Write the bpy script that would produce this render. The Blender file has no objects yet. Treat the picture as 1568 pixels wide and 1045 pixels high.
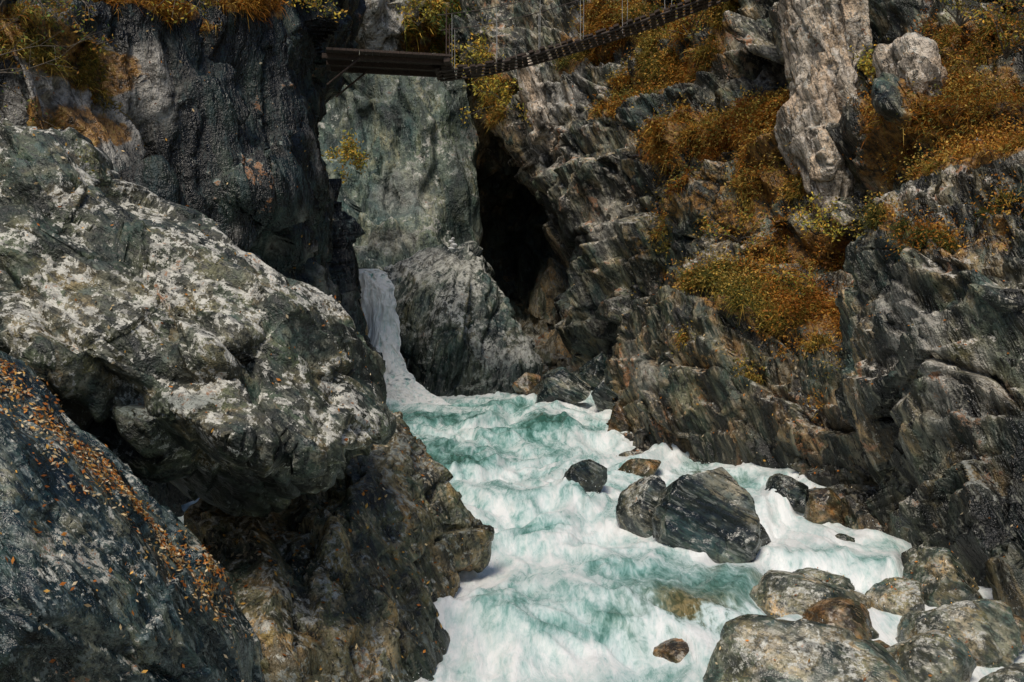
import bpy, bmesh, math, random, time
import numpy as np
from mathutils import Vector, Matrix, kdtree
from mathutils.geometry import delaunay_2d_cdt
T0=time.time()
random.seed(5); rng=np.random.default_rng(5)
scene=bpy.context.scene
# ---------- image helper: pixel column b, pixel row e + chosen depth d -> world metres
def S(b,e,d): return ((b-784)/1568*d, d, (522.5-e)/1568*d)
# ---------- numpy noise
def h3(ix,iy,iz,s):
    with np.errstate(over='ignore'):
        n=(ix.astype(np.uint32)*np.uint32(374761393)+iy.astype(np.uint32)*np.uint32(668265263)+iz.astype(np.uint32)*np.uint32(2147483647&0x7feb352d)+np.uint32((s*1013904223+12345)&0xffffffff))
        n=(n^(n>>np.uint32(13)))*np.uint32(1274126177)
        n=(n^(n>>np.uint32(15)))*np.uint32(2246822519)
        n=n^(n>>np.uint32(16))
    return n.astype(np.float32)/np.float32(4294967295.0)
def vnoise(p,s=0):
    f=np.floor(p); t=(p-f).astype(np.float32); i=f.astype(np.int64)
    t=t*t*t*(t*(t*6-15)+10)
    r=0
    for dx in (0,1):
        wx=t[:,0] if dx else 1-t[:,0]
        for dy in (0,1):
            wy=t[:,1] if dy else 1-t[:,1]
            for dz in (0,1):
                wz_=t[:,2] if dz else 1-t[:,2]
                r=r+wx*wy*wz_*h3(i[:,0]+dx,i[:,1]+dy,i[:,2]+dz,s)
    return r*2-1
def fbm(p,o=4,s=0,g=.5):
    r=0;a=1.;f=1.
    for k in range(o):
        r=r+a*vnoise(p*f+k*17.3,s+k); a*=g; f*=2.03
    return r
def facet(p,s=0):
    """cellular blocks: each cell is a randomly tilted plane; returns offset and edge distance"""
    out=np.zeros(len(p),np.float32); edge=np.zeros(len(p),np.float32)
    for a in range(0,len(p),150000):
        q=p[a:a+150000]; f=np.floor(q).astype(np.int64)
        F1=np.full(len(q),1e9,np.float32);F2=F1.copy();o=np.zeros(len(q),np.float32)
        for dx in (-1,0,1):
            for dy in (-1,0,1):
                for dz in (-1,0,1):
                    cx,cy,cz=f[:,0]+dx,f[:,1]+dy,f[:,2]+dz
                    r1=h3(cx,cy,cz,s+1);r2=h3(cx,cy,cz,s+2);r3=h3(cx,cy,cz,s+3)
                    vx=q[:,0]-cx-r1; vy=q[:,1]-cy-r2; vz=q[:,2]-cz-r3
                    dd=vx*vx+vy*vy+vz*vz
                    val=(r1-.5)*.9+(r2-.5)*3.*vx+(r3-.5)*2.4*vz+(r1+r2-1)*1.2*vy
                    m=dd<F1
                    F2=np.where(m,F1,np.minimum(F2,dd)); o=np.where(m,val,o); F1=np.where(m,dd,F1)
        out[a:a+150000]=o; edge[a:a+150000]=np.sqrt(F2)-np.sqrt(F1)
    return out,edge
def ledges(q,size,s):
    """parallel beds: sawtooth slabs across the strata, broken along their length"""
    wob=fbm(q*np.array([.5,.5,.9])/size,3,s)*.55
    c=q[:,0]/size+q[:,1]*.45/size+wob; k=np.floor(c); fr=c-k
    seg=np.floor(q[:,2]/size*.7+h3(k.astype(np.int64),(k*0).astype(np.int64),(k*0).astype(np.int64),s)*9+vnoise(q/size,s+5)*.3).astype(np.int64)
    r=h3(k.astype(np.int64),seg,(k*0).astype(np.int64),s+7)
    prof=np.where(fr<.86,fr/.86,1-(fr-.86)/.14)
    return (prof-.5)+(r-.5)*.9
def roty(p,deg):
    a=math.radians(deg);c,s=math.cos(a),math.sin(a)
    return np.stack([c*p[:,0]+s*p[:,2],p[:,1],-s*p[:,0]+c*p[:,2]],1)
def sstep(x,a,b):
    t=np.clip((x-a)/(b-a),0,1); return t*t*(3-2*t)
# ---------- node helpers
class NT:
    def __init__(s,mat):
        mat.use_nodes=True; s.t=mat.node_tree; s.t.nodes.clear()
    def n(s,typ,**kw):
        x=s.t.nodes.new(typ)
        for k,v in kw.items():
            if k.startswith('i_'):
                key=k[2:]; key=int(key) if key.isdigit() else key.replace('_',' ')
                tgt=x.inputs[key]
                if isinstance(v,bpy.types.NodeSocket): s.t.links.new(v,tgt)
                else: tgt.default_value=v
            else: setattr(x,k,v)
        return x
    def noise(s,vec,sc,det=6,ro=.6,dist=0):
        x=s.n('ShaderNodeTexNoise',i_Scale=sc,i_Detail=det,i_Roughness=ro,i_Distortion=dist)
        if vec is not None: s.t.links.new(vec,x.inputs['Vector'])
        return x.outputs[0]
    def ramp(s,fac,stops,interp='LINEAR'):
        x=s.n('ShaderNodeValToRGB'); s.t.links.new(fac,x.inputs[0]); cr=x.color_ramp; cr.interpolation=interp
        while len(cr.elements)<len(stops): cr.elements.new(.5)
        for e,(p,c) in zip(cr.elements,stops):
            e.position=p; e.color=(c,c,c,1) if isinstance(c,(int,float)) else (*c,1)
        return x.outputs[0]
    def math(s,op,a,b=0.,c=0.):
        x=s.n('ShaderNodeMath',operation=op)
        for i,v in enumerate((a,b,c)):
            if isinstance(v,bpy.types.NodeSocket): s.t.links.new(v,x.inputs[i])
            else: x.inputs[i].default_value=v
        return x.outputs[0]
    def mix(s,f,a,b,mode='MIX'):
        x=s.n('ShaderNodeMix',data_type='RGBA',blend_type=mode)
        for i,v in ((0,f),(6,a),(7,b)):
            if isinstance(v,bpy.types.NodeSocket): s.t.links.new(v,x.inputs[i])
            elif i==0: x.inputs[i].default_value=v
            else: x.inputs[i].default_value=(*v,1)
        return x.outputs[2]
def rockmat(name,dark,mid,light,lich=(.5,.5,.44),lt=.58,rot=0,sq=.35,sc=1.,rough=(.4,.8),bump=.07,orange=.66,uplight=.12,tint=(.4,.58,.58),lo=(.34,.5,.52),hi=(1.4,1.25,1.02),brown=.75):
    m=bpy.data.materials.new(name); g=NT(m)
    co=g.n('ShaderNodeTexCoord').outputs['Object']
    r=g.n('ShaderNodeMapping',i_Rotation=(0.15,math.radians(rot),0.1)); g.t.links.new(co,r.inputs[0])
    st=g.n('ShaderNodeMapping',i_Scale=(1,1,sq)); g.t.links.new(r.outputs[0],st.inputs[0]); st=st.outputs[0]
    nB=g.noise(st,2.2*sc,5,.74,.2)
    nC=g.noise(co,8*sc,4,.8)
    nD=g.noise(co,1.1*sc,3,.7,.4)
    nE=g.noise(st,12*sc,3,.72)
    ch=g.n('ShaderNodeTexVoronoi',feature='F1',distance='CHEBYCHEV',i_Scale=3.8*sc); 
    wv=g.n('ShaderNodeVectorMath',operation='MULTIPLY_ADD'); cx=g.n('ShaderNodeCombineXYZ'); g.t.links.new(nB,cx.inputs[0]); g.t.links.new(nD,cx.inputs[2])
    g.t.links.new(cx.outputs[0],wv.inputs[0]); wv.inputs[1].default_value=(.5,.5,.5); g.t.links.new(st,wv.inputs[2]); g.t.links.new(wv.outputs[0],ch.inputs['Vector']); chips=ch.outputs['Distance']
    geo=g.n('ShaderNodeNewGeometry'); sx=g.n('ShaderNodeSeparateXYZ'); g.t.links.new(geo.outputs['Normal'],sx.inputs[0])
    up=g.math('MAXIMUM',sx.outputs[2],0.)
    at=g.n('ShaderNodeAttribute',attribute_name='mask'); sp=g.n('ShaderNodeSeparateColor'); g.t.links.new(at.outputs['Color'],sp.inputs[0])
    col=g.ramp(nB,[(.40,dark),(.49,mid),(.55,tuple(.5*(a+b) for a,b in zip(mid,light))),(.63,light)])
    chipc=g.n('ShaderNodeSeparateColor'); g.t.links.new(ch.outputs['Color'],chipc.inputs[0])
    col=g.mix(g.ramp(chipc.outputs[0],[(.3,0),(.9,.8)]),col,g.mix(1.,col,tint,'MULTIPLY'))
    col=g.mix(g.ramp(chipc.outputs[1],[(.45,0),(.9,brown)]),col,g.mix(1.,col,(1.5,1.12,.72),'MULTIPLY'))
    col=g.mix(g.ramp(nD,[(.4,0),(.57,1)]),g.mix(1.,col,lo,'MULTIPLY'),g.mix(1.,col,hi,'MULTIPLY'))
    col=g.mix(g.ramp(nE,[(.57,0),(.62,.7)]),col,light)
    col=g.mix(g.ramp(nE,[(.38,.88),(.45,0)]),col,dark)
    col=g.mix(g.ramp(nC,[(.38,.75),(.46,0)]),col,dark)
    col=g.mix(g.ramp(chips,[(.62,0),(.72,.6)]),col,dark)
    # pale exposed rock
    pf=g.math('MULTIPLY',sp.outputs[1],g.ramp(nB,[(.40,.1),(.47,1)]))
    col=g.mix(pf,col,g.mix(g.ramp(nC,[(.4,0),(.55,1)]),(.17,.155,.13),(.56,.53,.47)))
    lf=g.math('ADD',nC,g.math('MULTIPLY',up,uplight)); lf=g.math('ADD',lf,g.math('MULTIPLY',nD,.75)); lf=g.math('SUBTRACT',lf,.375)
    col=g.mix(g.ramp(lf,[(lt,0),(lt+.025,.95)]),col,g.mix(g.ramp(nE,[(.42,0),(.56,1)]),tuple(c*.45 for c in lich),lich))
    # iron / lichen orange
    of=g.math('ADD',nD,g.math('MULTIPLY_ADD',nC,.8,-.4))
    col=g.mix(g.ramp(of,[(orange,0),(orange+.04,.8)]),col,(.33,.13,.035))
    # moss & soil (ochre)
    mf=g.math('ADD',g.math('MULTIPLY',sp.outputs[0],.8),g.math('MULTIPLY',nD,.6)); mf=g.math('ADD',mf,g.math('MULTIPLY',nC,.45))
    mossramp=g.ramp(nC,[(.38,(.03,.02,.006)),(.46,(.12,.06,.012)),(.54,(.30,.14,.025)),(.64,(.38,.24,.06))])
    col=g.mix(g.ramp(mf,[(.76,0),(.86,.95)]),col,mossramp)
    col=g.mix(sp.outputs[2],col,g.mix(1.,col,(.12,.18,.19),'MULTIPLY'))  # d mask: dark wet rock, plus shade painted into cave and overhang colour
    h=g.math('ADD',g.math('MULTIPLY',nB,1.2),g.math('MULTIPLY',nC,.45)); h=g.math('SUBTRACT',h,g.math('MULTIPLY',chips,.5))
    bp=g.n('ShaderNodeBump',i_Strength=1.,i_Distance=bump*1.3/sc); g.t.links.new(h,bp.inputs['Height'])
    ro=g.ramp(nE,[(.35,rough[0]),(.65,rough[1])])
    bs=g.n('ShaderNodeBsdfPrincipled'); g.t.links.new(col,bs.inputs['Base Color']); g.t.links.new(ro,bs.inputs['Roughness']); g.t.links.new(bp.outputs[0],bs.inputs['Normal'])
    o=g.n('ShaderNodeOutputMaterial'); g.t.links.new(bs.outputs[0],o.inputs[0])
    return m
def attrmat(name,rough=.7,trans=.0,attr='col'):
    m=bpy.data.materials.new(name); g=NT(m)
    at=g.n('ShaderNodeAttribute',attribute_name=attr)
    nz=g.noise(g.n('ShaderNodeTexCoord').outputs['Object'],9,1,.6)
    c=g.mix(1.,at.outputs['Color'],g.ramp(nz,[(.3,.5),(.7,1.35)]),'MULTIPLY')
    bs=g.n('ShaderNodeBsdfPrincipled',i_Roughness=rough); g.t.links.new(c,bs.inputs['Base Color']); out=bs.outputs[0]
    bs.inputs['Specular IOR Level'].default_value=.2
    if trans:
        tr=g.n('ShaderNodeBsdfTranslucent'); g.t.links.new(c,tr.inputs[0])
        mx=g.n('ShaderNodeMixShader'); mx.inputs[0].default_value=trans; g.t.links.new(out,mx.inputs[1]); g.t.links.new(tr.outputs[0],mx.inputs[2]); out=mx.outputs[0]
    o=g.n('ShaderNodeOutputMaterial'); g.t.links.new(out,o.inputs[0]); return m
# ---------- mesh helpers
def np_mesh(name,v,f,mat,smooth=True,attrs={}):
    v=np.asarray(v,np.float32); f=np.asarray(f,np.int32); k=f.shape[1]
    me=bpy.data.meshes.new(name); me.vertices.add(len(v)); me.vertices.foreach_set('co',v.ravel())
    me.loops.add(f.size); me.loops.foreach_set('vertex_index',f.ravel()); me.polygons.add(len(f))
    me.polygons.foreach_set('loop_start',np.arange(0,f.size,k,dtype=np.int32)); me.polygons.foreach_set('loop_total',np.full(len(f),k,np.int32))
    me.update(calc_edges=True); me.polygons.foreach_set('use_smooth',np.full(len(f),smooth))
    for an,a in attrs.items():
        at=me.attributes.new(an,'FLOAT_COLOR','POINT'); c=np.ones((len(v),4),np.float32); c[:,:3]=a; at.data.foreach_set('color',c.ravel())
    if mat: me.materials.append(mat)
    ob=bpy.data.objects.new(name,me); scene.collection.objects.link(ob); return ob
def vco(me):
    a=np.empty(len(me.vertices)*3,np.float32); me.vertices.foreach_get('co',a); return a.reshape(-1,3)
def vno(me):
    a=np.empty(len(me.vertices)*3,np.float32); me.vertex_normals.foreach_get('vector',a); return a.reshape(-1,3)
ROCKS={}
def maskarr(p,masks):
    m=np.zeros((len(p),3),np.float32); nz=fbm(p*1.3,3,77)*.4
    for ch,b,e,d,rb,re,*st in masks:
        c=S(b,e,d); rx=rb/1568*d; rz=re/1568*d; ry=max(3.,rx)
        q=np.sqrt(((p[:,0]-c[0])/rx)**2+((p[:,1]-c[1])/ry)**2+((p[:,2]-c[2])/rz)**2)+nz
        k='mpd'.index(ch); m[:,k]=np.maximum(m[:,k],(st[0] if st else 1.)*(1-sstep(q,.45,1.2)))
    return m
def displace(p,n,disp,rot,sq):
    q0=roty(p,rot); q=q0*np.array([1,1,sq]); d=np.zeros(len(p),np.float32)
    q=q+np.stack([fbm(p*.7,2,31),fbm(p*.7,2,32),fbm(p*.7,2,33)],1)*.1
    for kind,size,amp in disp:
        if kind=='f':
            o,e=facet(q/size*np.array([1.25,1,1]),int(size*100)); d+=o*amp*.8 - amp*.12*(1-sstep(e,0,.05))
        elif kind=='l': d+=ledges(q0*np.array([1,1,.45]),size,int(size*70)+3)*amp
        elif kind=='n': d+=fbm(p/size,4,int(size*50))*amp
        elif kind=='s': d+=fbm(q/size,4,int(size*50)+9)*amp
    return p+n*d[:,None]
def relief(name,outline,inner,thick,voxel,mat,disp,rot=0,sq=.5,masks=(),smooth=6,bs=.85):
    n=len(outline); pts=outline+inner
    r=delaunay_2d_cdt([Vector((a/1000,-b/1000)) for a,b,_ in pts],[],[list(range(n))],1,1e-6)
    vc,_,faces,ov=r[0],r[1],r[2],r[3]
    cx=sum(o[0] for o in outline)/n; cy=sum(o[1] for o in outline)/n
    bm=bmesh.new(); F=[];B=[]
    for i in range(len(vc)):
        if ov[i]: a,b,d=pts[ov[i][0]]
        else: a,b,d=vc[i].x*1000,-vc[i].y*1000,outline[0][2]
        F.append(bm.verts.new(S(a,b,d))); B.append(bm.verts.new(S(cx+(a-cx)*bs,cy+(b-cy)*bs,d+thick)))
    from collections import Counter
    cnt=Counter()
    for f in faces:
        bm.faces.new([F[i] for i in f]); bm.faces.new([B[i] for i in reversed(f)])
        for k in range(len(f)): cnt[(f[k],f[(k+1)%len(f)])]+=1
    for (a,b) in list(cnt):
        if (b,a) not in cnt: bm.faces.new([F[b],F[a],B[a],B[b]])
    bmesh.ops.recalc_face_normals(bm,faces=bm.faces)
    me=bpy.data.meshes.new(name); bm.to_mesh(me); bm.free()
    ob=bpy.data.objects.new(name,me); scene.collection.objects.link(ob)
    md=ob.modifiers.new('r','REMESH'); md.mode='VOXEL'; md.voxel_size=voxel
    sm=ob.modifiers.new('s','SMOOTH'); sm.factor=.6; sm.iterations=smooth
    dg=bpy.context.evaluated_depsgraph_get(); me2=bpy.data.meshes.new_from_object(ob.evaluated_get(dg)); ob.modifiers.clear(); ob.data=me2
    p=vco(me2); nn=vno(me2); p2=displace(p,nn,disp,rot,sq).astype(np.float32)
    me2.vertices.foreach_set('co',p2.ravel()); me2.update()
    me2.polygons.foreach_set('use_smooth',np.full(len(me2.polygons),True))
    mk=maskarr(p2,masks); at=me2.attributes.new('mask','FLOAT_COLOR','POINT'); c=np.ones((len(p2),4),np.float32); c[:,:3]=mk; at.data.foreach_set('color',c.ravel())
    me2.materials.clear(); me2.materials.append(mat)
    ROCKS[ob.name]=(p2,vno(me2),mk); print(name,len(p2),round(time.time()-T0,1)); return ob
def boulder(name,b0,b1,e0,e1,d,seed,mat,sub=5,ry=None,sink=.35,tilt=0,cuts=18,amp=1.,mask=(0,0,0),rnd=0.):
    r_=random.Random(seed)
    bm=bmesh.new(); bmesh.ops.create_icosphere(bm,subdivisions=sub,radius=1); me=bpy.data.meshes.new(name); bm.to_mesh(me); bm.free()
    p=vco(me).astype(np.float64)
    if rnd: cuts=10
    for k in range(cuts):
        v=np.array([r_.gauss(0,1) for _ in range(3)]); v/=np.linalg.norm(v); h=r_.uniform(.48,.82)+rnd*.08
        p-=np.maximum(0,p@v-h)[:,None]*v*(1-rnd*.3)
    p=roty(p,tilt); p-=(p.max(0)+p.min(0))/2; p/=p.max(0)
    e1b=e1+(e1-e0)*sink; c=np.array(S((b0+b1)/2,(e0+e1b)/2,d)); rx=(b1-b0)/2/1568*d; rz=(e1b-e0)/2/1568*d; ry=ry or rx*.9
    p=p*np.array([rx,ry,rz]); s=(rx+rz)/2
    me.vertices.foreach_set('co',(p+c).astype(np.float32).ravel()); me.update(); nn=vno(me)
    q=p+c
    o,e=facet(roty(q,60)*np.array([1,1,.5])/(s*.55),seed)
    am=1-rnd*.5
    dd=fbm(q/(s*.8),5,seed,.5)*.05*s*amp+(o*.05*s*amp-.01*s*(1-sstep(e,0,.06))+ledges(roty(q,55)*np.array([1,1,.45]),s*.3,seed)*.03*s*amp)*am
    q=(q+nn*dd[:,None]).astype(np.float32)
    me.vertices.foreach_set('co',q.ravel()); me.update(); me.polygons.foreach_set('use_smooth',np.full(len(me.polygons),True))
    at=me.attributes.new('mask','FLOAT_COLOR','POINT'); cc=np.ones((len(q),4),np.float32); cc[:,:3]=mask; at.data.foreach_set('color',cc.ravel())
    me.materials.append(mat); ob=bpy.data.objects.new(name,me); scene.collection.objects.link(ob)
    ROCKS[ob.name]=(q,vno(me),np.zeros((len(q),3))); return ob

# ---------- materials
M_lichen=rockmat('lichen_granite',(.014,.018,.015),(.075,.08,.064),(.22,.225,.18),lich=(.62,.61,.54),lt=.60,rot=55,sq=.5,sc=1.5,orange=.71,uplight=.10,bump=.06,tint=(.4,.6,.5),brown=.65)
M_wetleft=rockmat('wet_dark_rock',(.005,.013,.018),(.02,.038,.047),(.15,.19,.19),lt=.68,rot=50,sq=.3,sc=2.2,rough=(.08,.35),orange=.71,bump=.05,hi=(1.4,1.25,1.05),brown=.6)
M_ochre=rockmat('ochre_rock',(.03,.03,.022),(.19,.165,.105),(.42,.35,.23),lt=.64,rot=15,sq=.5,sc=1.5,rough=(.25,.6),orange=.70,bump=.06)
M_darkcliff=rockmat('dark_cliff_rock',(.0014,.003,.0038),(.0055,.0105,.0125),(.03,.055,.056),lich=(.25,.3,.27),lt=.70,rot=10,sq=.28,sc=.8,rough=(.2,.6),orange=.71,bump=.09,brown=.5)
M_slab=rockmat('grey_green_slab',(.025,.042,.038),(.10,.14,.125),(.26,.3,.26),lt=.66,rot=8,sq=.35,sc=.5,orange=.75,bump=.09,brown=.4)
M_right=rockmat('banded_cliff_rock',(.010,.011,.010),(.055,.055,.043),(.36,.34,.27),lich=(.58,.55,.48),lt=.64,rot=25,sq=.18,sc=.9,orange=.66,bump=.1,rough=(.25,.65),brown=.75)
M_pale=rockmat('pale_cliff_rock',(.11,.095,.075),(.56,.5,.42),(.76,.7,.62),lt=.62,rot=20,sq=.3,sc=1.,orange=.68,bump=.1,tint=(.82,.82,.8),lo=(.8,.76,.72),hi=(1.1,1.05,.98),brown=.4)
M_brown=rockmat('brown_cliff_rock',(.012,.011,.009),(.068,.058,.04),(.28,.24,.17),lt=.67,rot=25,sq=.2,sc=1.1,orange=.66,bump=.08,rough=(.22,.6),brown=.7)
M_boulder=rockmat('river_boulder_rock',(.010,.014,.016),(.042,.05,.05),(.22,.23,.21),lt=.69,rot=60,sq=.2,sc=1.6,rough=(.06,.3),orange=.77,bump=.03,brown=.4)
M_palebld=rockmat('pale_river_rock',(.045,.048,.04),(.15,.15,.12),(.36,.34,.28),lt=.66,rot=60,sq=.4,sc=1.8,rough=(.12,.4),orange=.71,bump=.028,brown=.65)
M_rust=rockmat('rusty_river_rock',(.035,.025,.015),(.12,.08,.045),(.28,.2,.12),lt=.75,rot=60,sq=.5,sc=2,rough=(.1,.35),orange=.67,bump=.025)
M_back=rockmat('back_cliff_rock',(.08,.075,.055),(.34,.3,.21),(.66,.61,.49),lt=.58,rot=5,sq=.35,sc=.5,orange=.64,bump=.12,lo=(.6,.6,.55))
M_centre=rockmat('centre_boulder_rock',(.016,.022,.02),(.068,.085,.076),(.26,.28,.24),lt=.64,rot=-15,sq=.25,sc=.8,rough=(.18,.5),orange=.73,bump=.07,uplight=.22,brown=.5)

# ---------- rock masses
relief('back_cliff',[(380,-350,44),(1300,-350,44),(1300,300,40),(1000,600,40),(500,600,42),(380,200,42)],
 [(600,60,40),(560,0,39),(700,0,41),(850,50,40),(900,-100,42),(700,200,46),(780,350,52),(800,480,50),(620,200,42)],4,.11,M_back,
 [('f',3.,.9),('f',1.2,.35),('l',1.6,.5),('s',1.5,.4)],rot=5,sq=.4,masks=[('m',720,60,41,100,60),('m',860,0,41,120,60),('m',860,120,41,90,60),('m',660,-60,41,80,60,.7),('d',790,380,50,150,260),('p',590,40,40,60,80),('p',770,40,40,20,90,.8)])  # d mask paints the cave's shade into the recess colour
relief('grey_slab_cliff',[(480,60,36),(560,104,34.5),(640,98,34),(700,100,34),(722,130,34),(735,200,34),(738,300,33.5),(722,372,33),(690,440,31),(640,470,30),(540,470,30),(470,400,33),(470,200,35)],
 [(600,180,33),(660,200,32.8),(690,300,32.4),(600,300,32.3),(560,240,33),(600,350,31),(650,370,31.2),(560,370,31)],4,.09,M_slab,
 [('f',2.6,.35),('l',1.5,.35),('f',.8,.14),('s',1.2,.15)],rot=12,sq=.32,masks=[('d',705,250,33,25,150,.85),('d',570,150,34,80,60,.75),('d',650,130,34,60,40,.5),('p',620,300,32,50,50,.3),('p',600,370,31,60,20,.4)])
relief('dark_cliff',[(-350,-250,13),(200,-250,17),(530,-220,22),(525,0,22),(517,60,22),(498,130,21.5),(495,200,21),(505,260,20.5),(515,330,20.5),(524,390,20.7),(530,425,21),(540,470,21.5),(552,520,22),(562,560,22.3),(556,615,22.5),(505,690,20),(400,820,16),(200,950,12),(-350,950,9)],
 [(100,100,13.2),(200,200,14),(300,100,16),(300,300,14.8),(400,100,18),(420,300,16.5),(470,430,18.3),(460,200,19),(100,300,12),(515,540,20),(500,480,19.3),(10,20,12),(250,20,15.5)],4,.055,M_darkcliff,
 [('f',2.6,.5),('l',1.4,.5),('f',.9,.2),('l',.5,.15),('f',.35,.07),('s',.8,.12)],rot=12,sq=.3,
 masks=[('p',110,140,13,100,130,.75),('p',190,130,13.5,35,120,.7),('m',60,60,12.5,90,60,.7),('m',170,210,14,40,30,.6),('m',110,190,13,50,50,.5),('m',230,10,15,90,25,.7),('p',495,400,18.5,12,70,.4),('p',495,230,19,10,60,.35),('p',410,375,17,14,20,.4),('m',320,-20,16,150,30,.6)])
relief('right_cliff',[(700,-40,38),(705,60,35),(735,140,33),(792,225,31.5),(835,300,30),(862,400,29),(880,480,28),(900,545,27),(935,620,24),(960,760,21),(1200,840,17),(1450,950,13.5),(1750,950,11.5),(1850,500,12),(1850,-200,14),(1500,-300,18),(1100,-260,25),(800,-160,38)],
 [(830,150,30),(890,250,27.5),(915,400,26),(945,500,24.5),(1000,300,23.5),(1000,100,26),(1080,60,24.5),(1100,440,20.5),(1100,200,22),(1180,130,21.5),(1260,80,19),(1265,220,18.5),(1200,330,18.8),(1290,300,17.6),(1330,20,19.6),(1335,150,18.6),(1400,180,15.9),(1500,100,15.3),(1380,300,16),(900,60,30),(1190,20,22)],4,.055,M_right,
 [('f',2.4,.5),('l',1.5,.65),('f',.95,.22),('l',.55,.2),('f',.4,.09),('s',.8,.13)],rot=27,sq=.22,
 masks=[('m',990,110,25,120,60),('m',1090,190,22,140,55,.8),('m',920,50,29,90,50),('m',745,150,32,50,50),('m',1180,250,19.5,90,70,.65),('m',1230,400,17.5,80,60,.65),('m',1345,60,17,30,120,.8),('m',1500,170,15,110,80,.9),('m',1060,20,25,100,50),('m',1120,330,20,80,50,.45),('m',1340,200,17,30,90,.7),('m',1500,40,15,90,50,.8),('m',1050,300,22,200,150,.3),
 ('p',835,180,30,25,80),('p',885,60,30,20,130),('p',930,330,25.5,30,80,.4),('p',1150,110,22,60,20,.4),('d',865,440,29,50,150,1.),('d',905,500,26,60,80,.75)])  # d masks carry the painted cave shade onto this cliff's left edge
def outcrop(outline,inner,vox=.04,masks=()):
    return relief('pale_outcrop',outline,inner,1.6,vox,M_pale,[('f',1.3,.16),('l',.7,.24),('f',.5,.08),('l',.25,.08),('s',.5,.05)],rot=18,sq=.3,smooth=3,masks=masks)
outcrop([(1208,-70,19.5),(1350,-70,19),(1345,20,18.8),(1318,100,18.5),(1304,170,18.2),(1300,240,17.9),(1296,335,17.5),(1266,318,17.9),(1230,262,18.3),(1203,205,18.7),(1216,120,19),(1206,50,19.4)],[(1275,0,18.2),(1262,90,18),(1258,180,17.7),(1268,250,17.4)])
outcrop([(1362,85,16.1),(1392,60,16),(1425,70,15.7),(1436,120,15.6),(1418,175,15.6),(1385,190,15.8),(1366,150,16)],[(1400,120,15.1)],.035)
outcrop([(800,95,30.2),(822,100,29.9),(832,150,29.7),(850,215,29.2),(846,238,29.2),(822,215,29.6),(806,160,30.1)],[(826,170,28.6)],.06)
relief('mossy_outcrop',[(925,610,19.7),(948,545,19.3),(972,492,19),(1030,412,18.6),(1090,400,18.5),(1200,400,18),(1330,430,17),(1450,560,15),(1480,800,12.6),(1440,960,11.5),(1330,880,12.8),(1270,810,13.5),(1200,760,15),(1060,720,16.9),(960,720,17.3)],
 [(1030,480,17.5),(1000,560,17.4),(1080,560,16.6),(1180,500,16),(1150,620,15.4),(1250,600,14.6),(1250,700,14.2),(1350,700,12.9),(1380,800,12.2),(1300,520,15)],3,.033,M_brown,
 [('f',1.7,.24),('l',1.0,.3),('f',.6,.1),('l',.32,.1),('f',.25,.04),('s',.5,.05)],rot=27,sq=.25,
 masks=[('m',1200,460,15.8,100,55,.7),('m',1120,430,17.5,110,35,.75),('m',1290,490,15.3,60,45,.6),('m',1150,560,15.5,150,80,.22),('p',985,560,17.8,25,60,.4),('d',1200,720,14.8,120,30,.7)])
relief('streaked_cliff',[(1298,370,13.2),(1335,305,13.2),(1430,262,12.8),(1560,225,12),(1760,180,11),(1800,1150,8.8),(1590,1080,9),(1500,950,9.9),(1420,850,11),(1350,720,12),(1318,600,12.5),(1303,480,13)],
 [(1400,380,11.9),(1380,500,11.6),(1450,600,10.8),(1420,720,11),(1500,760,10),(1560,400,10.8),(1540,900,9.3),(1560,620,10.2)],3,.03,M_right,
 [('f',1.7,.25),('l',.9,.3),('f',.6,.1),('l',.3,.1),('f',.24,.04),('s',.5,.05)],rot=24,sq=.2,
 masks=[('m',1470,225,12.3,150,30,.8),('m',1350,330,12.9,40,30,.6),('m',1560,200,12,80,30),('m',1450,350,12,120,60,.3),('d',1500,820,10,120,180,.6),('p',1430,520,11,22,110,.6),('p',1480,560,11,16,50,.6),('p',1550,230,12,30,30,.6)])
relief('lichen_boulder',[(-220,120,8),(0,176,8.6),(60,193,8.7),(130,240,8.8),(160,290,8.9),(240,328,9),(300,350,9),(350,370,9.1),(420,420,9.1),(480,470,9.1),(520,502,9),(546,537,8.9),(545,570,8.6),(558,608,8.3),(578,650,8),(572,692,8.1),(520,722,8.1),(470,758,8.1),(420,785,8.1),(350,795,8),(290,768,7.9),(220,718,7.8),(150,670,7.5),(80,613,7.2),(0,543,7),(-220,470,7)],
 [(60,330,7.5),(160,400,7.5),(300,440,7.6),(420,500,7.7),(505,545,8.2),(100,500,6.9),(140,545,6.75),(240,590,6.95),(260,630,6.65),(350,672,6.6),(470,702,6.85),(550,675,7.3),(350,590,7.08),(440,605,7.25),(330,535,6.95),(0,400,7.2),(60,540,6.8),(515,595,7.9)],1.8,.02,M_lichen,
 [('f',1.6,.15),('l',.9,.18),('f',.5,.08),('l',.3,.055),('f',.2,.025),('s',.4,.025)],rot=55,sq=.4,smooth=8,masks=[('d',300,770,7.6,200,55,.85),('d',160,650,7.2,140,55,.85),('d',270,615,6.8,90,12,.6)],bs=.8)  # d masks paint overhang shade along the ledge and underside
relief('leafy_wet_rock',[(-220,430,5.4),(0,548,5.7),(60,592,5.8),(105,645,5.8),(180,705,5.9),(250,790,6),(312,860,6.1),(350,925,6.1),(400,985,6.1),(450,1120,6),(300,1250,5.2),(-220,1250,4.2)],
 [(60,680,5.3),(150,760,5.3),(100,850,4.9),(220,880,5.2),(60,950,4.5),(250,1000,5),(330,980,5.5),(0,700,5)],1.6,.017,M_wetleft,
 [('f',1.1,.1),('l',.6,.08),('f',.4,.04),('l',.22,.025),('f',.16,.015),('s',.3,.015)],rot=50,sq=.35)
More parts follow.
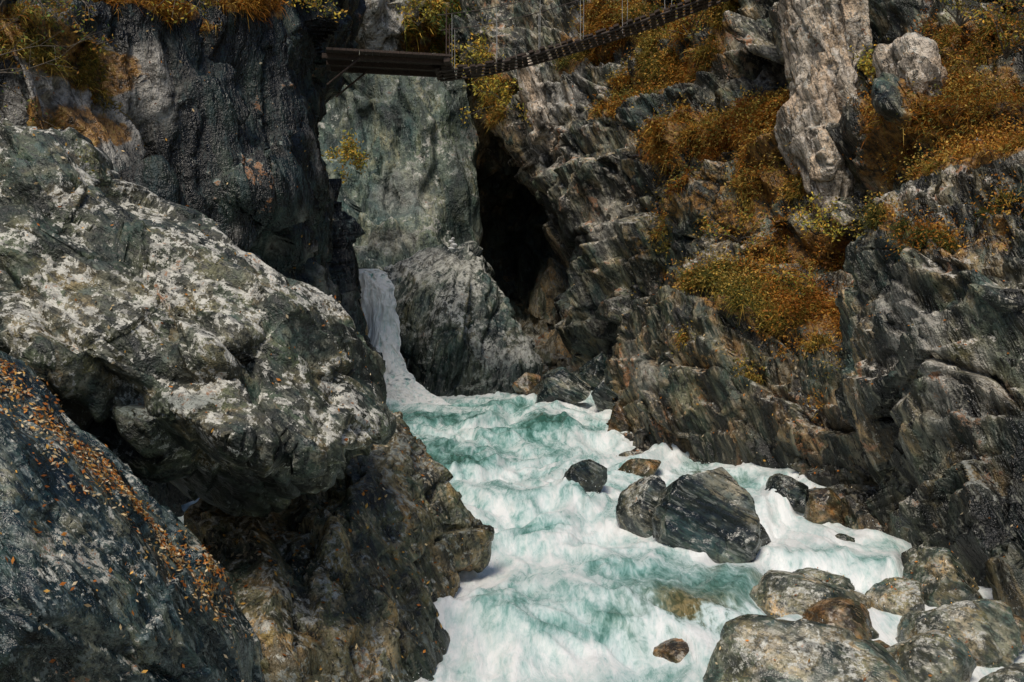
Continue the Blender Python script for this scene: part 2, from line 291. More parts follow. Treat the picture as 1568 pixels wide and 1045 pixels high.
relief('ochre_rock',[(290,790,8.8),(340,765,9),(440,735,9.6),(520,690,10),(516,585,11.6),(560,602,11.6),(600,638,11.4),(650,688,11.1),(690,738,10.9),(728,805,10.7),(724,852,10.6),(694,880,10.1),(698,925,9.6),(678,985,8.8),(650,1070,8),(600,1200,7.3),(370,1200,6.6),(325,950,7.3),(300,860,8)],
 [(450,820,8.3),(540,770,9),(600,700,10.3),(640,780,9.9),(540,900,8),(620,900,8.9),(450,980,7.2),(380,870,8),(560,1000,7.6)],2.5,.021,M_ochre,
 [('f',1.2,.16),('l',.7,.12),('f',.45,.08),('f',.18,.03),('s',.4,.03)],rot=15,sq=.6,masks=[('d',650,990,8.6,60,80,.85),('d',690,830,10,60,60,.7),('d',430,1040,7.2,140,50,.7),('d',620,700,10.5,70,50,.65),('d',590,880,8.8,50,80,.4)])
relief('central_boulder',[(588,412,25.8),(604,398,26),(650,386,26.4),(690,378,26.6),(722,382,26.4),(748,402,26),(770,440,25.6),(798,500,25.2),(824,562,24.6),(814,640,24),(740,660,23.9),(660,660,24),(630,625,24.3),(616,560,24.6),(611,490,25),(606,445,25.4),(590,432,25.6)],
 [(650,430,24.8),(700,430,24.6),(700,500,23.8),(665,560,23.9),(740,560,23.7),(640,490,24.5)],3,.045,M_centre,
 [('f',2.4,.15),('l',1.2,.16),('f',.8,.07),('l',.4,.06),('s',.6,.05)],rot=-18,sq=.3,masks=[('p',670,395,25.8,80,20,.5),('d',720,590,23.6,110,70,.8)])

# ---------- river boulders
boulder('river_boulder',1000,1156,712,842,11.6,3,M_boulder,6,tilt=-12,rnd=.15)
boulder('river_boulder',944,1030,728,812,12.2,7,M_boulder,5,rnd=.5)
boulder('river_boulder',862,930,703,752,14.2,9,M_boulder,5,tilt=20)
boulder('rusty_boulder',944,1012,701,726,15.6,11,M_rust,5,rnd=.7)
boulder('river_boulder',1160,1240,724,780,13.7,13,M_boulder,5,mask=(0,0,.5))
boulder('river_boulder',1132,1182,795,838,11.8,15,M_boulder,5,rnd=.6)
boulder('river_boulder',1228,1285,748,802,13,17,M_rust,5,rnd=.4)
boulder('river_boulder',820,905,562,614,22.2,19,M_boulder,5)
boulder('river_boulder',905,948,570,628,21.5,21,M_boulder,5)
boulder('rusty_boulder',785,832,570,606,23.2,23,M_rust,5)
boulder('river_boulder',880,950,540,585,24,25,M_boulder,5)
boulder('rusty_boulder',930,975,610,690,18.6,27,M_rust,5,mask=(0,0,.5))
boulder('shore_rock',1146,1335,880,968,9.6,31,M_palebld,6,ry=.55,tilt=5,rnd=.45)
boulder('rusty_boulder',1225,1342,918,985,9.0,33,M_rust,6,rnd=.9)
boulder('shore_rock',1388,1505,838,930,9.9,35,M_palebld,6,tilt=15,rnd=.3)
boulder('shore_rock',1325,1422,888,955,9.5,37,M_palebld,6,rnd=.5)
boulder('shore_rock',1378,1550,912,1015,8.8,39,M_palebld,6,tilt=10,rnd=.5)
boulder('shore_rock',1348,1492,965,1060,8.2,41,M_palebld,6,rnd=.8)
boulder('shore_rock',1060,1375,950,1130,7.7,44,M_palebld,6,tilt=-10,ry=.9,rnd=.6)
boulder('shore_rock',1495,1620,1015,1100,8,45,M_palebld,5,rnd=.9)
boulder('rusty_boulder',1000,1110,978,1010,8.7,47,M_rust,5,sink=1.2,rnd=.9)
boulder('shore_rock',1215,1300,872,900,10.2,49,M_palebld,5,rnd=.7)
for i,(b,e,d,s) in enumerate([(1320,965,9,26),(1345,1000,8.6,30),(1500,985,8.5,34),(1420,885,9.9,24),(1545,960,8.8,30),(1290,895,10,18),(1300,832,12,24),(1340,862,11.3,22),(975,655,19,20),(1480,940,9,22)]):
    boulder('small_river_rock',b-s,b+s,e-s*.6,e+s*.5,d,100+i,[M_palebld,M_rust,M_palebld][i%3],4,sink=.5,rnd=.8)
print('rocks',time.time()-T0)

# ---------- river
ys=[3,8,9.5,10.5,11.3,12,13,14,15.4,17,19,22,24,26,30]; zs=[-3.1,-2.67,-2.47,-2.40,-2.36,-2.3,-2.22,-2.12,-2.01,-1.88,-1.65,-1.37,-1.27,-1.25,-1.2]
def wz(y): return np.interp(y,ys,zs)
xs_=np.arange(-4.5,8.5,.03); yy=[]; y=4.5
while y<27.5: yy.append(y); y+=max(.022,.0028*y)
yy=np.array(yy); X,Y=np.meshgrid(xs_,yy); nx,ny=len(xs_),len(yy)
P=np.stack([X.ravel(),Y.ravel(),np.zeros(X.size)],1)
warp=fbm(P*.45,2,5); warp2=fbm(P*.6+9,2,6)
Q=np.stack([P[:,0]+warp*.7,P[:,1]*.36+warp2*.6,np.zeros(len(P))],1)
w1=fbm(Q*1.5,3,11,.5); w2=fbm(Q*np.array([4.5,4.5,1]),3,12); r1=1-np.abs(fbm(Q*1.9,3,15)); w3=fbm(Q*np.array([11,9,1]),2,14)
hgt=w1*.12+w2*.035+(r1-.6)*.07+w3*.008
step_f=np.zeros(len(P))
for y0,a,wd,sk,cx_,rw in [(20.8,.09,.3,.5,-.6,1.5),(18.3,.13,.3,-.5,.6,1.6),(16,.12,.28,.6,-.6,1.3),(13.4,.13,.25,-.7,.3,1.2),(13.2,.18,.25,.2,3.4,1.2),(11.2,.09,.22,.6,.1,1.),(11.6,.14,.22,-.1,3.6,1),(9.3,.06,.2,-.7,.6,1.)]:
    u=P[:,1]-y0-sk*P[:,0]-fbm(P*np.array([1.3,.5,0]),3,int(y0*10))*.9; wx=np.exp(-((P[:,0]-cx_)/rw)**4); win=np.exp(-(u/1.1)**2)*wx
    hgt=hgt+a*np.tanh(u/wd)*win; step_f+=np.exp(-((u+.35)/.6)**2)*wx*.18 - np.exp(-((u-.45)/.35)**2)*wx*.17
z=np.convolve(wz(yy),np.ones(9)/9,'same'); z[:5]=wz(yy[:5]); z[-5:]=wz(yy[-5:])
zz=np.repeat(z,nx)
P[:,2]=zz+hgt
kd_pts=[]
for k,(rp,rn,_) in ROCKS.items():
    m=(np.abs(rp[:,2]-wz(rp[:,1]))<.12)&(rp[:,1]<26)&(np.abs(rp[:,0]-2)<7); kd_pts.append(rp[m][::2])
kd_pts=np.concatenate(kd_pts); kd=kdtree.KDTree(len(kd_pts))
for i,c in enumerate(kd_pts): kd.insert((c[0],c[1],0),i)
kd.balance()
dist=np.ones((ny,nx),np.float32)*2
for j in range(0,ny,3):
    for i in range(0,nx,3):
        dist[j:j+3,i:i+3]=kd.find((X[j,i],Y[j,i],0))[2]
dist=dist.ravel()
foam=.67+fbm(Q*np.array([2.1,1.5,1]),4,21)*.15+step_f+(r1-.6)*.2
foam+=.3*np.exp(-dist/.15)
for b,e,d,rb,rd,a in [(690,700,16.8,70,1.3,.34),(640,640,20.2,70,1.,.36),(830,655,19.,60,1.1,.34),(1120,900,10.,100,.6,.5),(1060,935,9.4,60,.5,.5),(1000,880,10.6,80,.5,.2),(720,640,20.4,90,.7,.22),(1200,890,10.2,60,.4,.35)]:
    c=S(b,e,d); q=((P[:,0]-c[0])/(rb/1568*d))**2+((P[:,1]-c[1])/rd)**2; foam-=a*np.exp(-q)
for b,e,d,rb,rd,a in [(600,600,24.3,60,1.,1.),(1230,800,12.7,90,1.2,.3),(1000,700,16.5,60,.8,.25)]:
    c=S(b,e,d); q=((P[:,0]-c[0])/(rb/1568*d))**2+((P[:,1]-c[1])/rd)**2; foam+=a*np.exp(-q)
foam=np.clip(foam,.05,.92)
shal=np.zeros(len(P))
for b,e,d,rb,rd,a in [(1060,955,9.1,90,.65,1.),(1150,862,10.8,90,.35,.8),(1190,880,10.3,50,.3,.7),(1080,712,16,90,.6,.8)]:
    c=S(b,e,d); q=((P[:,0]-c[0])/(rb/1568*d))**2+((P[:,1]-c[1])/rd)**2; shal=np.maximum(shal,a*np.exp(-q*1.2))
P[:,2]+= np.exp(-dist/.12)*.06*(.4+fbm(Q*3,2,8))
ii=np.arange(nx*ny).reshape(ny,nx); F=np.stack([ii[:-1,:-1],ii[:-1,1:],ii[1:,1:],ii[1:,:-1]],-1).reshape(-1,4)
def watermat(name,scl,bd=.03,k1=1.5,k2=.8,di=.9):
    m=bpy.data.materials.new(name); g=NT(m)
    co=g.n('ShaderNodeTexCoord').outputs['Object']; mp=g.n('ShaderNodeMapping',i_Scale=scl); g.t.links.new(co,mp.inputs[0]); st=mp.outputs[0]
    a=g.n('ShaderNodeAttribute',attribute_name='foam'); sp=g.n('ShaderNodeSeparateColor'); g.t.links.new(a.outputs['Color'],sp.inputs[0])
    n1=g.noise(st,4.5,6,.66,di); n2=g.noise(st,17,4,.68,di*.6)
    f=g.math('ADD',sp.outputs[0],g.math('MULTIPLY_ADD',n1,k1,-k1/2)); f=g.math('ADD',f,g.math('MULTIPLY_ADD',n2,k2,-k2/2))
    col=g.ramp(f,[(.05,(.03,.10,.075)),(.25,(.085,.21,.18)),(.42,(.20,.37,.34)),(.58,(.38,.53,.51)),(.75,(.56,.66,.645)),(1.,(.78,.8,.79))])
    col=g.mix(g.math('MULTIPLY',sp.outputs[1],g.ramp(f,[(.45,1),(.7,0)])),col,g.mix(g.ramp(n2,[(.42,0),(.58,1)]),(.08,.075,.03),(.28,.21,.09)))
    ro=g.ramp(f,[(.2,.05),(.75,.35)])
    bp=g.n('ShaderNodeBump',i_Strength=.9,i_Distance=bd); g.t.links.new(g.math('ADD',g.math('MULTIPLY',n1,.9),g.math('MULTIPLY',n2,.5)),bp.inputs['Height'])
    bs=g.n('ShaderNodeBsdfPrincipled'); bs.inputs['IOR'].default_value=1.33
    g.t.links.new(col,bs.inputs['Base Color']); g.t.links.new(ro,bs.inputs['Roughness']); g.t.links.new(bp.outputs[0],bs.inputs['Normal'])
    o=g.n('ShaderNodeOutputMaterial'); g.t.links.new(bs.outputs[0],o.inputs[0]); return m
M_water=watermat('rapids_water',(1,.3,.5),.03); M_fall=watermat('falling_water',(2.,2.,.18),.06,2.2,1.,.3)
sh=np.zeros((len(P),3)); sh[:,0]=foam; sh[:,1]=shal
np_mesh('river_water',P,F,M_water,True,{'foam':sh})
# waterfall ribbon
L=[(535,414,24.6),(545,420,24.2),(552,445,24),(557,472,23.9),(562,505,23.8),(568,540,23.6),(566,570,23.4),(560,596,23.1),(552,618,22.6)]
R=[(580,412,24.6),(590,420,24.2),(606,442,24),(606,472,23.9),(610,505,23.8),(614,540,23.6),(626,570,23.4),(650,596,23.),(690,620,22.5)]
Lw=np.array([S(*a) for a in L]);Rw=np.array([S(*a) for a in R]); t=np.linspace(0,len(L)-1,260); k=np.arange(len(L))
Li=np.stack([np.interp(t,k,Lw[:,c]) for c in range(3)],1);Ri=np.stack([np.interp(t,k,Rw[:,c]) for c in range(3)],1)
s=np.linspace(0,1,60); V=(Li[:,None]*(1-s)[None,:,None]+Ri[:,None]*s[None,:,None]); 
bul=np.sin(s*math.pi)[None,:]*.2; V[...,1]-=bul; V=V.reshape(-1,3)
nzf=fbm(V*np.array([9,9,1.2]),4,3); nzg=fbm(V*np.array([3,3,2.5]),4,13)
V[:,1]-=nzf*.06+nzg*.03; V[:,0]+=nzg*.06
ii=np.arange(260*60).reshape(260,60); F2=np.stack([ii[:-1,:-1],ii[:-1,1:],ii[1:,1:],ii[1:,:-1]],-1).reshape(-1,4)
ff=np.zeros((len(V),3)); ff[:,0]=np.clip(1.05+nzf*.25,0,1.3)
np_mesh('waterfall',V,F2,M_fall,True,{'foam':ff})
# spray droplets thrown up at the rock edges
nd=2600; dm=(dist<.16)&(foam>.6)&(P[:,1]<17)&(P[:,1]>7); cand=P[dm]; di=rng.integers(0,len(cand),nd); dc=cand[di]+np.stack([rng.normal(0,.09,nd),rng.normal(0,.09,nd),np.abs(rng.normal(0,.07,nd))],1)
nd2=3500; dc2=np.array(S(592,606,22.9))+rng.normal(0,1,(nd2,3))*np.array([.3,.25,.1]); dc=np.concatenate([dc,dc2])
octa=np.array([(1,0,0),(-1,0,0),(0,1,0),(0,-1,0),(0,0,1),(0,0,-1)],float); rr=rng.uniform(.002,.006,len(dc))*(dc[:,1]/10)
V=(dc[:,None]+octa[None]*rr[:,None,None]*rng.uniform(.6,1.5,(len(dc),1,3))).reshape(-1,3); of=np.array([(0,2,4),(2,1,4),(1,3,4),(3,0,4),(2,0,5),(1,2,5),(3,1,5),(0,3,5)])
ff=np.zeros((len(V),3)); ff[:,0]=1.2
np_mesh('water_spray',V,(np.arange(len(dc))[:,None,None]*6+of[None]).reshape(-1,3),M_water,True,{'foam':ff})
# riverbed / ground sheet
gx=np.linspace(-150,150,301); gy=np.linspace(-60,240,301); GX,GY=np.meshgrid(gx,gy); G=np.stack([GX.ravel(),GY.ravel(),np.zeros(GX.size)],1)
G[:,2]=wz(np.clip(G[:,1],3,30))-.75+np.clip(np.abs(G[:,0]-1)-9,0,60)*.9+np.clip(G[:,1]-46,0,40)*1.0+fbm(G*.2,4,2)*.4*(np.abs(G[:,0])>8)
ii=np.arange(301*301).reshape(301,301); F3=np.stack([ii[:-1,:-1],ii[:-1,1:],ii[1:,1:],ii[1:,:-1]],-1).reshape(-1,4)
np_mesh('ground',G,F3,M_brown,True,{'mask':np.tile([.3,0,.3],(len(G),1))})

# ---------- grass, leaves
PAL=np.array([(.38,.14,.02),(.54,.23,.03),(.62,.35,.06),(.46,.17,.025),(.6,.41,.1),(.25,.22,.04),(.52,.34,.06),(.14,.15,.035)])
def pick(src,n,thr):
    P_=[];N_=[]
    for k in src:
        p,nr,mk=ROCKS[k]; w=mk[:,0]*(1-mk[:,1]*.5)+fbm(p*1.8,4,91)*.42+nr[:,2]*.12
        m=(w>thr)&(nr[:,1]<.35)&(nr[:,2]>-.3)&(mk[:,0]>.08); P_.append(p[m]);N_.append(nr[m])
    P_=np.concatenate(P_);N_=np.concatenate(N_); idx=rng.integers(0,len(P_),n); return P_[idx],N_[idx]
def blades(name,src,n,ln,wd,droop=.6,thr=.45,nb=7,seg=2,pal=PAL):
    p,nr=pick(src,n,thr); hue=fbm(p*.6,2,55)*.6+.5
    p=np.repeat(p,nb,0);nr=np.repeat(nr,nb,0);hue=np.repeat(hue,nb); N=len(p)
    size=np.repeat(rng.uniform(.4,1.9,n),nb)*rng.uniform(.5,1.1,N)*ln*(.5+p[:,1]/35)
    d=nr*.5+np.array([0,0,.4])+rng.normal(0,.5,(N,3)); d/=np.linalg.norm(d,axis=1)[:,None]
    side=np.cross(d,rng.normal(0,1,(N,3))); side/=np.linalg.norm(side,axis=1)[:,None]
    p=p+rng.normal(0,.04,(N,3)); rows=[]
    for sgi in range(seg+1):
        tt=sgi/seg; c=p+d*(size*tt)[:,None]+np.array([0,0,-1])*(size*droop*tt*tt)[:,None]
        w=(wd*(1-tt)*.5+.001)*(.5+p[:,1]/30)
        rows+= [c-side*w[:,None],c+side*w[:,None]]
    V=np.stack(rows,1).reshape(-1,3); k=2*(seg+1); base=np.arange(N)*k
    F=np.concatenate([np.stack([base+2*s_,base+2*s_+1,base+2*s_+3,base+2*s_+2],1) for s_ in range(seg)])
    ci=np.clip((hue*len(pal)+rng.normal(0,.9,N)),0,len(pal)-1).astype(int); col=pal[ci]*rng.uniform(.4,1.15,(N,1))
    return np_mesh(name,V,F,M_grass,False,{'col':np.repeat(col,k,0)})
M_grass=attrmat('autumn_grass_blades',.75,.25); M_leaf=attrmat('autumn_leaf',.6,.25)
blades('autumn_grass',['right_cliff','mossy_outcrop','streaked_cliff'],18000,.16,.014,thr=.62)
blades('cliff_grass',['back_cliff'],6000,.3,.035,thr=.4,pal=np.clip(PAL*1.6,0,.85))
blades('ledge_grass',['dark_cliff'],1800,.16,.014,thr=.55)
def leafquads(P0,N0,size,pal,hue=None):
    N=len(P0); a=np.cross(N0,rng.normal(0,1,(N,3))); a/=np.linalg.norm(a,axis=1)[:,None]; b=np.cross(N0,a)
    s=np.broadcast_to(np.asarray(size),(N,))[:,None]*rng.uniform(.5,1.3,N)[:,None]; w=rng.uniform(.35,.6,(N,1))
    c=P0+N0*.012
    V=np.stack([c-a*s,c+b*s*w+N0*s*.15,c+a*s+N0*s*.35,c-b*s*w+N0*s*.1],1).reshape(-1,3); F=np.arange(4*N).reshape(-1,4)
    ci=rng.integers(0,len(pal),N) if hue is None else np.clip(hue*len(pal)+rng.normal(0,1,N),0,len(pal)-1).astype(int)
    col=pal[ci]*rng.uniform(.4,1.15,(N,1)); return V,F,np.repeat(col,4,0)
# low leafy ground cover among the grass
def cover(name,src,n,size,thr,pal=PAL,up=.13):
    p,nr=pick(src,n,thr); p=np.repeat(p,9,0); nr=np.repeat(nr,9,0); hue=fbm(p*.6,2,56)*.6+.5
    q=p+rng.normal(0,.1,p.shape)+nr*np.abs(rng.normal(0,up,(len(p),1))); nn=rng.normal(0,1,p.shape)+np.array([0,-.4,.6]); nn/=np.linalg.norm(nn,axis=1)[:,None]
    v,f,c=leafquads(q,nn,size*(.4+p[:,1]/30),pal,hue); np_mesh(name,v,f,M_leaf,False,{'col':c})
cover('ground_cover',['right_cliff','mossy_outcrop','streaked_cliff'],9000,.026,.53)
cover('ground_cover',['back_cliff'],4500,.045,.35,pal=np.clip(PAL*1.6,0,.85))
LP=np.array([(.75,.42,.1),(.65,.25,.05),(.75,.56,.3),(.5,.16,.03),(.78,.64,.42)])
def scatter(key,n,size,cond,pal=LP):
    p,nr,_=ROCKS[key]; m=(nr[:,2]>.05)&(nr[:,1]<.3)&cond(p); P0=p[m];N0=nr[m]
    idx=rng.integers(0,len(P0),n); N1=N0[idx]+rng.normal(0,.35,(n,3)); N1/=np.linalg.norm(N1,axis=1)[:,None]
    return leafquads(P0[idx],N1,size,pal)
parts=[]
eb=np.array([S(*a) for a in [(0,575,5.6),(60,612,5.6),(105,655,5.6),(180,720,5.6),(250,800,5.7),(312,880,5.8)]])
def near_line(p,r):
    d=np.full(len(p),9.)
    for i in range(len(eb)-1):
        a,b=eb[i],eb[i+1]; ab=b-a; t=np.clip(((p-a)@ab)/(ab@ab),0,1); d=np.minimum(d,np.linalg.norm(p-(a+t[:,None]*ab),axis=1))
    return d<r+.12*fbm(p*3,2,4)
parts.append(scatter('leafy_wet_rock',1300,.014,lambda p:near_line(p,.11)))
parts.append(scatter('leafy_wet_rock',1100,.014,lambda p:near_line(p,.36)))
parts.append(scatter('leafy_wet_rock',900,.015,lambda p:p[:,1]>0))
parts.append(scatter('ochre_rock',1000,.021,lambda p:p[:,1]>0))
parts.append(scatter('lichen_boulder',600,.017,lambda p:p[:,1]>0))
parts.append(scatter('mossy_outcrop',1300,.027,lambda p:p[:,1]>0))
parts.append(scatter('right_cliff',1200,.034,lambda p:p[:,1]>0))
parts.append(scatter('streaked_cliff',600,.02,lambda p:p[:,1]>0))
parts.append(scatter('dark_cliff',900,.03,lambda p:p[:,0]<-3))
for k in list(ROCKS):
    if k.startswith('shore_rock'): parts.append(scatter(k,30,.015,lambda p:p[:,1]>0))
V=[];F=[];C=[];o=0
for v,f,c in parts: V.append(v);F.append(f+o);C.append(c);o+=len(v)
np_mesh('fallen_leaves',np.concatenate(V),np.concatenate(F),M_leaf,False,{'col':np.concatenate(C)})
# shrubs: twigs + leaf clumps
M_bark=bpy.data.materials.new('bark'); gb=NT(M_bark); bsb=gb.n('ShaderNodeBsdfPrincipled',i_Roughness=.9)
gb.t.links.new(gb.ramp(gb.noise(gb.n('ShaderNodeTexCoord').outputs['Object'],20,4),[(.3,(.05,.04,.03)),(.7,(.2,.17,.13))]),bsb.inputs[0]); gb.t.links.new(bsb.outputs[0],gb.n('ShaderNodeOutputMaterial').inputs[0])
def tube(pts,r0,r1,V,F,n=5):
    pts=np.array(pts); base=len(V)
    for i,p in enumerate(pts):
        t=pts[min(i+1,len(pts)-1)]-pts[max(i-1,0)]; t=t/np.linalg.norm(t); a=np.cross(t,[.3,.9,.2]); a/=np.linalg.norm(a); b=np.cross(t,a); r=r0+(r1-r0)*i/(len(pts)-1)
        for k in range(n): an=k*2*math.pi/n; V.append(p+(a*math.cos(an)+b*math.sin(an))*r)
    for i in range(len(pts)-1):
        for k in range(n): F.append((base+i*n+k,base+i*n+(k+1)%n,base+(i+1)*n+(k+1)%n,base+(i+1)*n+k))
def shrub(name,root,direction,length,nbr,leafsize,pal,seed,nleaf=30,thick=.02):
    r=np.random.default_rng(seed); V=[];F=[];LPp=[];
    root=np.array(root); direction=np.array(direction,float); direction/=np.linalg.norm(direction)
    for b in range(nbr):
        d=direction+r.normal(0,.4,3); d/=np.linalg.norm(d); p=root.copy(); pts=[p.copy()]; L_=length*r.uniform(.5,1.1)
        for s_ in range(8):
            d=d+r.normal(0,.16,3)+np.array([0,0,-.03]); d/=np.linalg.norm(d); p=p+d*L_/8; pts.append(p.copy())
            if s_>1:
                d2=d+r.normal(0,.7,3); d2/=np.linalg.norm(d2); tw=[p+d2*L_*.06*j for j in range(5)]; tube(tw,thick*.35,thick*.15,V,F,4)
                for q in tw[1:]:
                    for _ in range(max(1,nleaf//28)): LPp.append(q+r.normal(0,leafsize*1.6,3))
        tube(pts,thick,thick*.25,V,F)
    e=bpy.data.objects.new(name,None); scene.collection.objects.link(e)
    o1=np_mesh('twigs',V,F,M_bark); o1.parent=e
    LPp=np.array(LPp); N1=r.normal(0,1,LPp.shape)+np.array([0,-.6,.6]); N1/=np.linalg.norm(N1,axis=1)[:,None]
    v,f,c=leafquads(LPp,N1,leafsize,pal); o2=np_mesh('leaves',v,f,M_leaf,False,{'col':c}); o2.parent=e
YP=np.array([(.75,.55,.08),(.55,.48,.08),(.75,.42,.06),(.36,.37,.07)]); GP=np.array([(.08,.14,.03),(.12,.18,.04),(.05,.09,.02)]); OP=np.array([(.55,.24,.035),(.6,.36,.07),(.28,.3,.05)])
shrub('leafy_shrub',S(-60,120,8.5),(1,-.1,.35),1.0,8,.018,np.concatenate([GP*1.5,OP,OP]),1,30,.007)
shrub('leafy_shrub',S(-40,230,8.6),(1,-.1,.15),.9,7,.017,np.concatenate([YP,OP]),2,30,.006)
shrub('leafy_shrub',S(20,-60,8.5),(.3,-.1,-.8),.7,7,.018,np.concatenate([GP*1.5,OP]),3,30,.006)
for i,(b,e,d,dr,l,nb_,pl) in enumerate([(700,60,37,(0,-.3,1),1.8,10,GP),(790,60,37,(0,-.3,1),2.,12,YP),(860,40,36,(.1,-.3,1),2.,12,YP),(740,10,37,(0,-.3,1),2.,10,np.concatenate([GP,YP])),(930,20,34,(0,-.3,1),1.8,10,YP),(540,230,30,(0,-.4,-.2),1.3,12,YP),(770,160,31,(-.3,-.5,.3),1.4,10,YP),(730,110,33,(0,-.5,.3),1.4,10,YP),(820,100,34,(0,-.5,.6),1.6,10,YP),(1060,60,23.6,(-.2,-.5,.6),1.2,9,OP),(1470,40,14.2,(0,-.6,.7),.9,9,YP),(1540,90,13.8,(-.2,-.6,.5),.9,9,OP),(1340,120,17.4,(0,-.6,.5),.6,8,YP),(1220,450,15.6,(0,-.6,.7),.6,9,OP),(480,10,19.5,(.2,-.5,.6),1.2,7,YP),(80,-20,11.5,(.2,-.5,-.4),.8,8,OP),(300,-30,15.5,(0,-.6,-.2),1.2,8,YP),(640,40,37,(0,-.3,1),1.5,8,YP),(1130,370,19,(0,-.6,.5),.8,8,OP),(1250,360,17,(0,-.6,.5),.7,8,YP)]):
    shrub('autumn_shrub',S(b,e,d),dr,l,nb_,.028*d/18+.006,pl,50+i,90,.015)

# ---------- bridge
def woodmat(n,c0,c1):
    m=bpy.data.materials.new(n); g=NT(m); co=g.n('ShaderNodeTexCoord').outputs['Object']; mp=g.n('ShaderNodeMapping',i_Scale=(6,1,6)); g.t.links.new(co,mp.inputs[0])
    bs=g.n('ShaderNodeBsdfPrincipled',i_Roughness=.85); g.t.links.new(g.ramp(g.noise(mp.outputs[0],5,6,.7),[(.3,c0),(.7,c1)]),bs.inputs[0]); g.t.links.new(bs.outputs[0],g.n('ShaderNodeOutputMaterial').inputs[0]); return m
M_wood=woodmat('weathered_plank',(.02,.013,.01),(.09,.06,.045)); M_cable=woodmat('rusty_cable',(.03,.022,.018),(.1,.075,.06)); M_hang=woodmat('galvanised_wire',(.25,.25,.23),(.5,.5,.47)); M_white=woodmat('white_quartz_stone',(.6,.6,.57),(.8,.8,.77))
def boxes(name,items,mat,parent):
    V=[];F=[]
    for c,ax,hx,hy,hz in items:
        ax=np.array(ax,float);ax/=np.linalg.norm(ax); up=np.array([0,0,1.]); ay=np.cross(up,ax);ay/=np.linalg.norm(ay);az=np.cross(ax,ay); b=len(V)
        for sx in(-1,1):
            for sy in(-1,1):
                for sz in(-1,1): V.append(np.array(c)+ax*hx*sx+ay*hy*sy+az*hz*sz)
        F+= [tuple(b+i for i in f) for f in [(0,1,3,2),(4,6,7,5),(0,4,5,1),(2,3,7,6),(0,2,6,4),(1,5,7,3)]]
    o=np_mesh(name,V,F,mat,False); o.parent=parent; return o
bridge=bpy.data.objects.new('suspension_bridge',None); scene.collection.objects.link(bridge)
kp=np.array([S(672,114,21),S(740,106,21),S(820,88,21),S(900,64,20.8),(S(980,38,20.6)),S(1060,10,20.4),S(1140,-22,20.2),S(1300,-95,20)])
tt=np.linspace(0,len(kp)-1,600); path=np.stack([np.interp(tt,np.arange(len(kp)),kp[:,c]) for c in range(3)],1)
for c in range(3): path[20:-20,c]=np.convolve(path[:,c],np.ones(41)/41,'valid')
seg=np.linalg.norm(np.diff(path,axis=0),axis=1); cum=np.concatenate([[0],np.cumsum(seg)])
items=[]; s_=0.
while s_<cum[-1]:
    c=[np.interp(s_,cum,path[:,k]) for k in range(3)]; c2=[np.interp(min(s_+.1,cum[-1]),cum,path[:,k]) for k in range(3)]
    t_=np.array(c2)-np.array(c); 
    if np.linalg.norm(t_)<1e-4: break
    items.append((np.array(c)+rng.normal(0,.012,3),t_+rng.normal(0,.008,3)*0.5,.052,.42+rng.uniform(-.05,.06),.02)); s_+=.14
boxes('deck_planks',items,M_wood,bridge)
V=[];F=[]
for oy,oz,r in [(-.36,-.04,.025),(.36,-.04,.025),(-.12,-.04,.016),(.12,-.04,.016),(-.5,1.05,.009),(.5,1.05,.009)]:
    tube(path[::12]+np.array([0,oy,oz]),r,r,V,F,6)
np_mesh('cables',V,F,M_cable).parent=bridge
V=[];F=[]; s_=.3
while s_<cum[-1]:
    c=np.array([np.interp(s_,cum,path[:,k]) for k in range(3)])
    for oy in(-.5,.5): tube([c+np.array([0,oy*.8,-.03]),c+np.array([0,oy,.5]),c+np.array([0,oy,1.05])],.006,.006,V,F,4)
    s_+=.9
np_mesh('hanger_wires',V,F,M_hang).parent=bridge
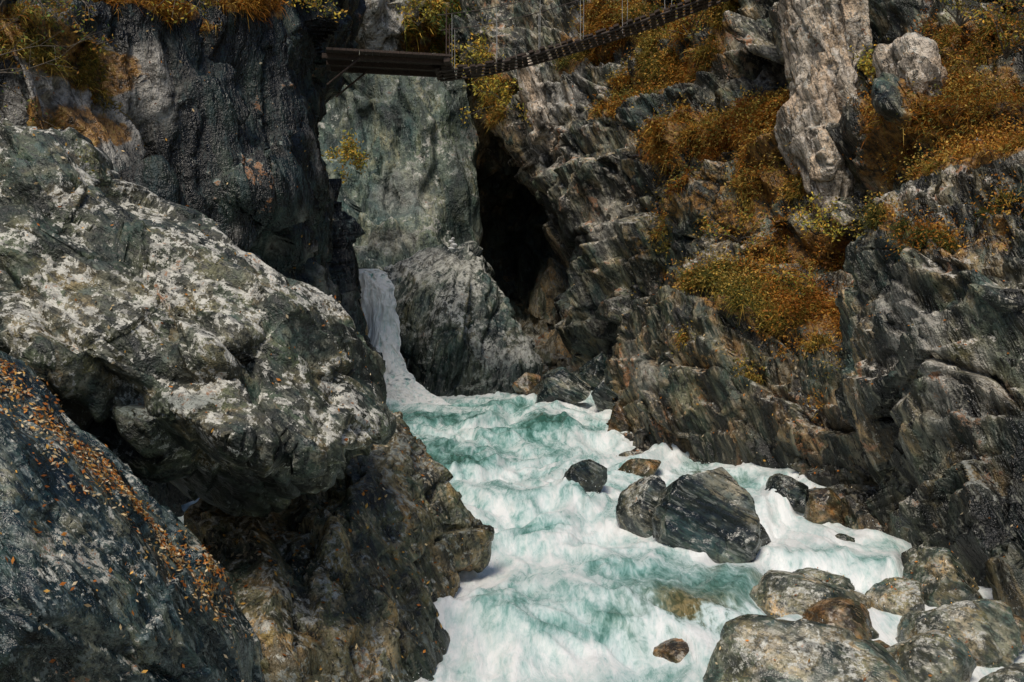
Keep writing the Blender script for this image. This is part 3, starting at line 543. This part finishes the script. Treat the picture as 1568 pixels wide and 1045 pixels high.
# landing platform
a=np.array(S(500,94,20.6)); b=np.array(S(686,104,21)); items=[]; n=19
for i in range(n):
    c=a+(b-a)*(i+.5)/n; c=c+np.array([0,0,.04]); items.append((c,b-a,.061,.78,.022))
for oy in(-.5,0,.5): items.append(((a+b)/2+np.array([0,oy,-.03]),b-a,np.linalg.norm(b-a)/2,.04,.045))
items.append((b+np.array([.02,0,-.02]),(1,0,.05),.06,.76,.06))
boxes('landing_platform',items,M_wood,bridge)
V=[];F=[]
for oy in(-.5,.5): tube([a+np.array([.75,oy,-.07]),a+np.array([.1,oy,-.6])],.022,.022,V,F,6)
for oy in (-.5,.5): tube([b+np.array([0,oy,0]),b+np.array([0,oy,1.05])],.016,.016,V,F,6)
np_mesh('struts',V,F,M_wood).parent=bridge
# cairn, standing on the top of the centre boulder
cairn=bpy.data.objects.new('stone_cairn',None); scene.collection.objects.link(cairn)
cp=ROCKS['central_boulder'][0]; cxw=S(680,380,25.6)
near=(np.abs(cp[:,0]-cxw[0])<.15); top=cp[near]; ti=top[:,2].argmax(); zc=float(top[ti,2])-.03; yc=float(top[ti,1])-.1; bc=cxw[0]/yc*1568+784
for i,(r,h,ox) in enumerate([(.15,.065,0),(.115,.06,2),(.09,.05,-1),(.055,.04,1)]):
    o=boulder('stone',bc+ox-r/yc*1568,bc+ox+r/yc*1568,522.5-(zc+2*h)/yc*1568,522.5-zc/yc*1568,yc,80+i,M_white,3,sink=0,rnd=.4); o.parent=cairn; zc+=2*h*.92
print('built',time.time()-T0)
# ---------- camera & light
cam=bpy.data.cameras.new('camera'); cam.sensor_width=36; cam.lens=36; cam.clip_end=1000; co=bpy.data.objects.new('camera',cam); co.rotation_euler=(math.radians(90),0,0); scene.collection.objects.link(co); scene.camera=co
el,az=math.radians(58),math.radians(200)
sd=Vector((math.sin(az)*math.cos(el),math.cos(az)*math.cos(el),math.sin(el)))
sun=bpy.data.lights.new('sun','SUN'); sun.energy=2.9; sun.angle=math.radians(22); sun.color=(1,.90,.76); so=bpy.data.objects.new('sun',sun); so.rotation_euler=(-sd).to_track_quat('-Z','Y').to_euler(); scene.collection.objects.link(so)
w=bpy.data.worlds.new('World'); scene.world=w; w.use_nodes=True; nt=w.node_tree; nt.nodes.clear()
sky=nt.nodes.new('ShaderNodeTexSky'); sky.sky_type='NISHITA'; sky.sun_disc=False; sky.sun_elevation=el; sky.sun_rotation=az
bg=nt.nodes.new('ShaderNodeBackground'); bg.inputs[1].default_value=.11; ow=nt.nodes.new('ShaderNodeOutputWorld'); nt.links.new(sky.outputs[0],bg.inputs[0]); nt.links.new(bg.outputs[0],ow.inputs[0])
scene.view_settings.view_transform='Standard'; scene.view_settings.look='None'; scene.view_settings.exposure=0
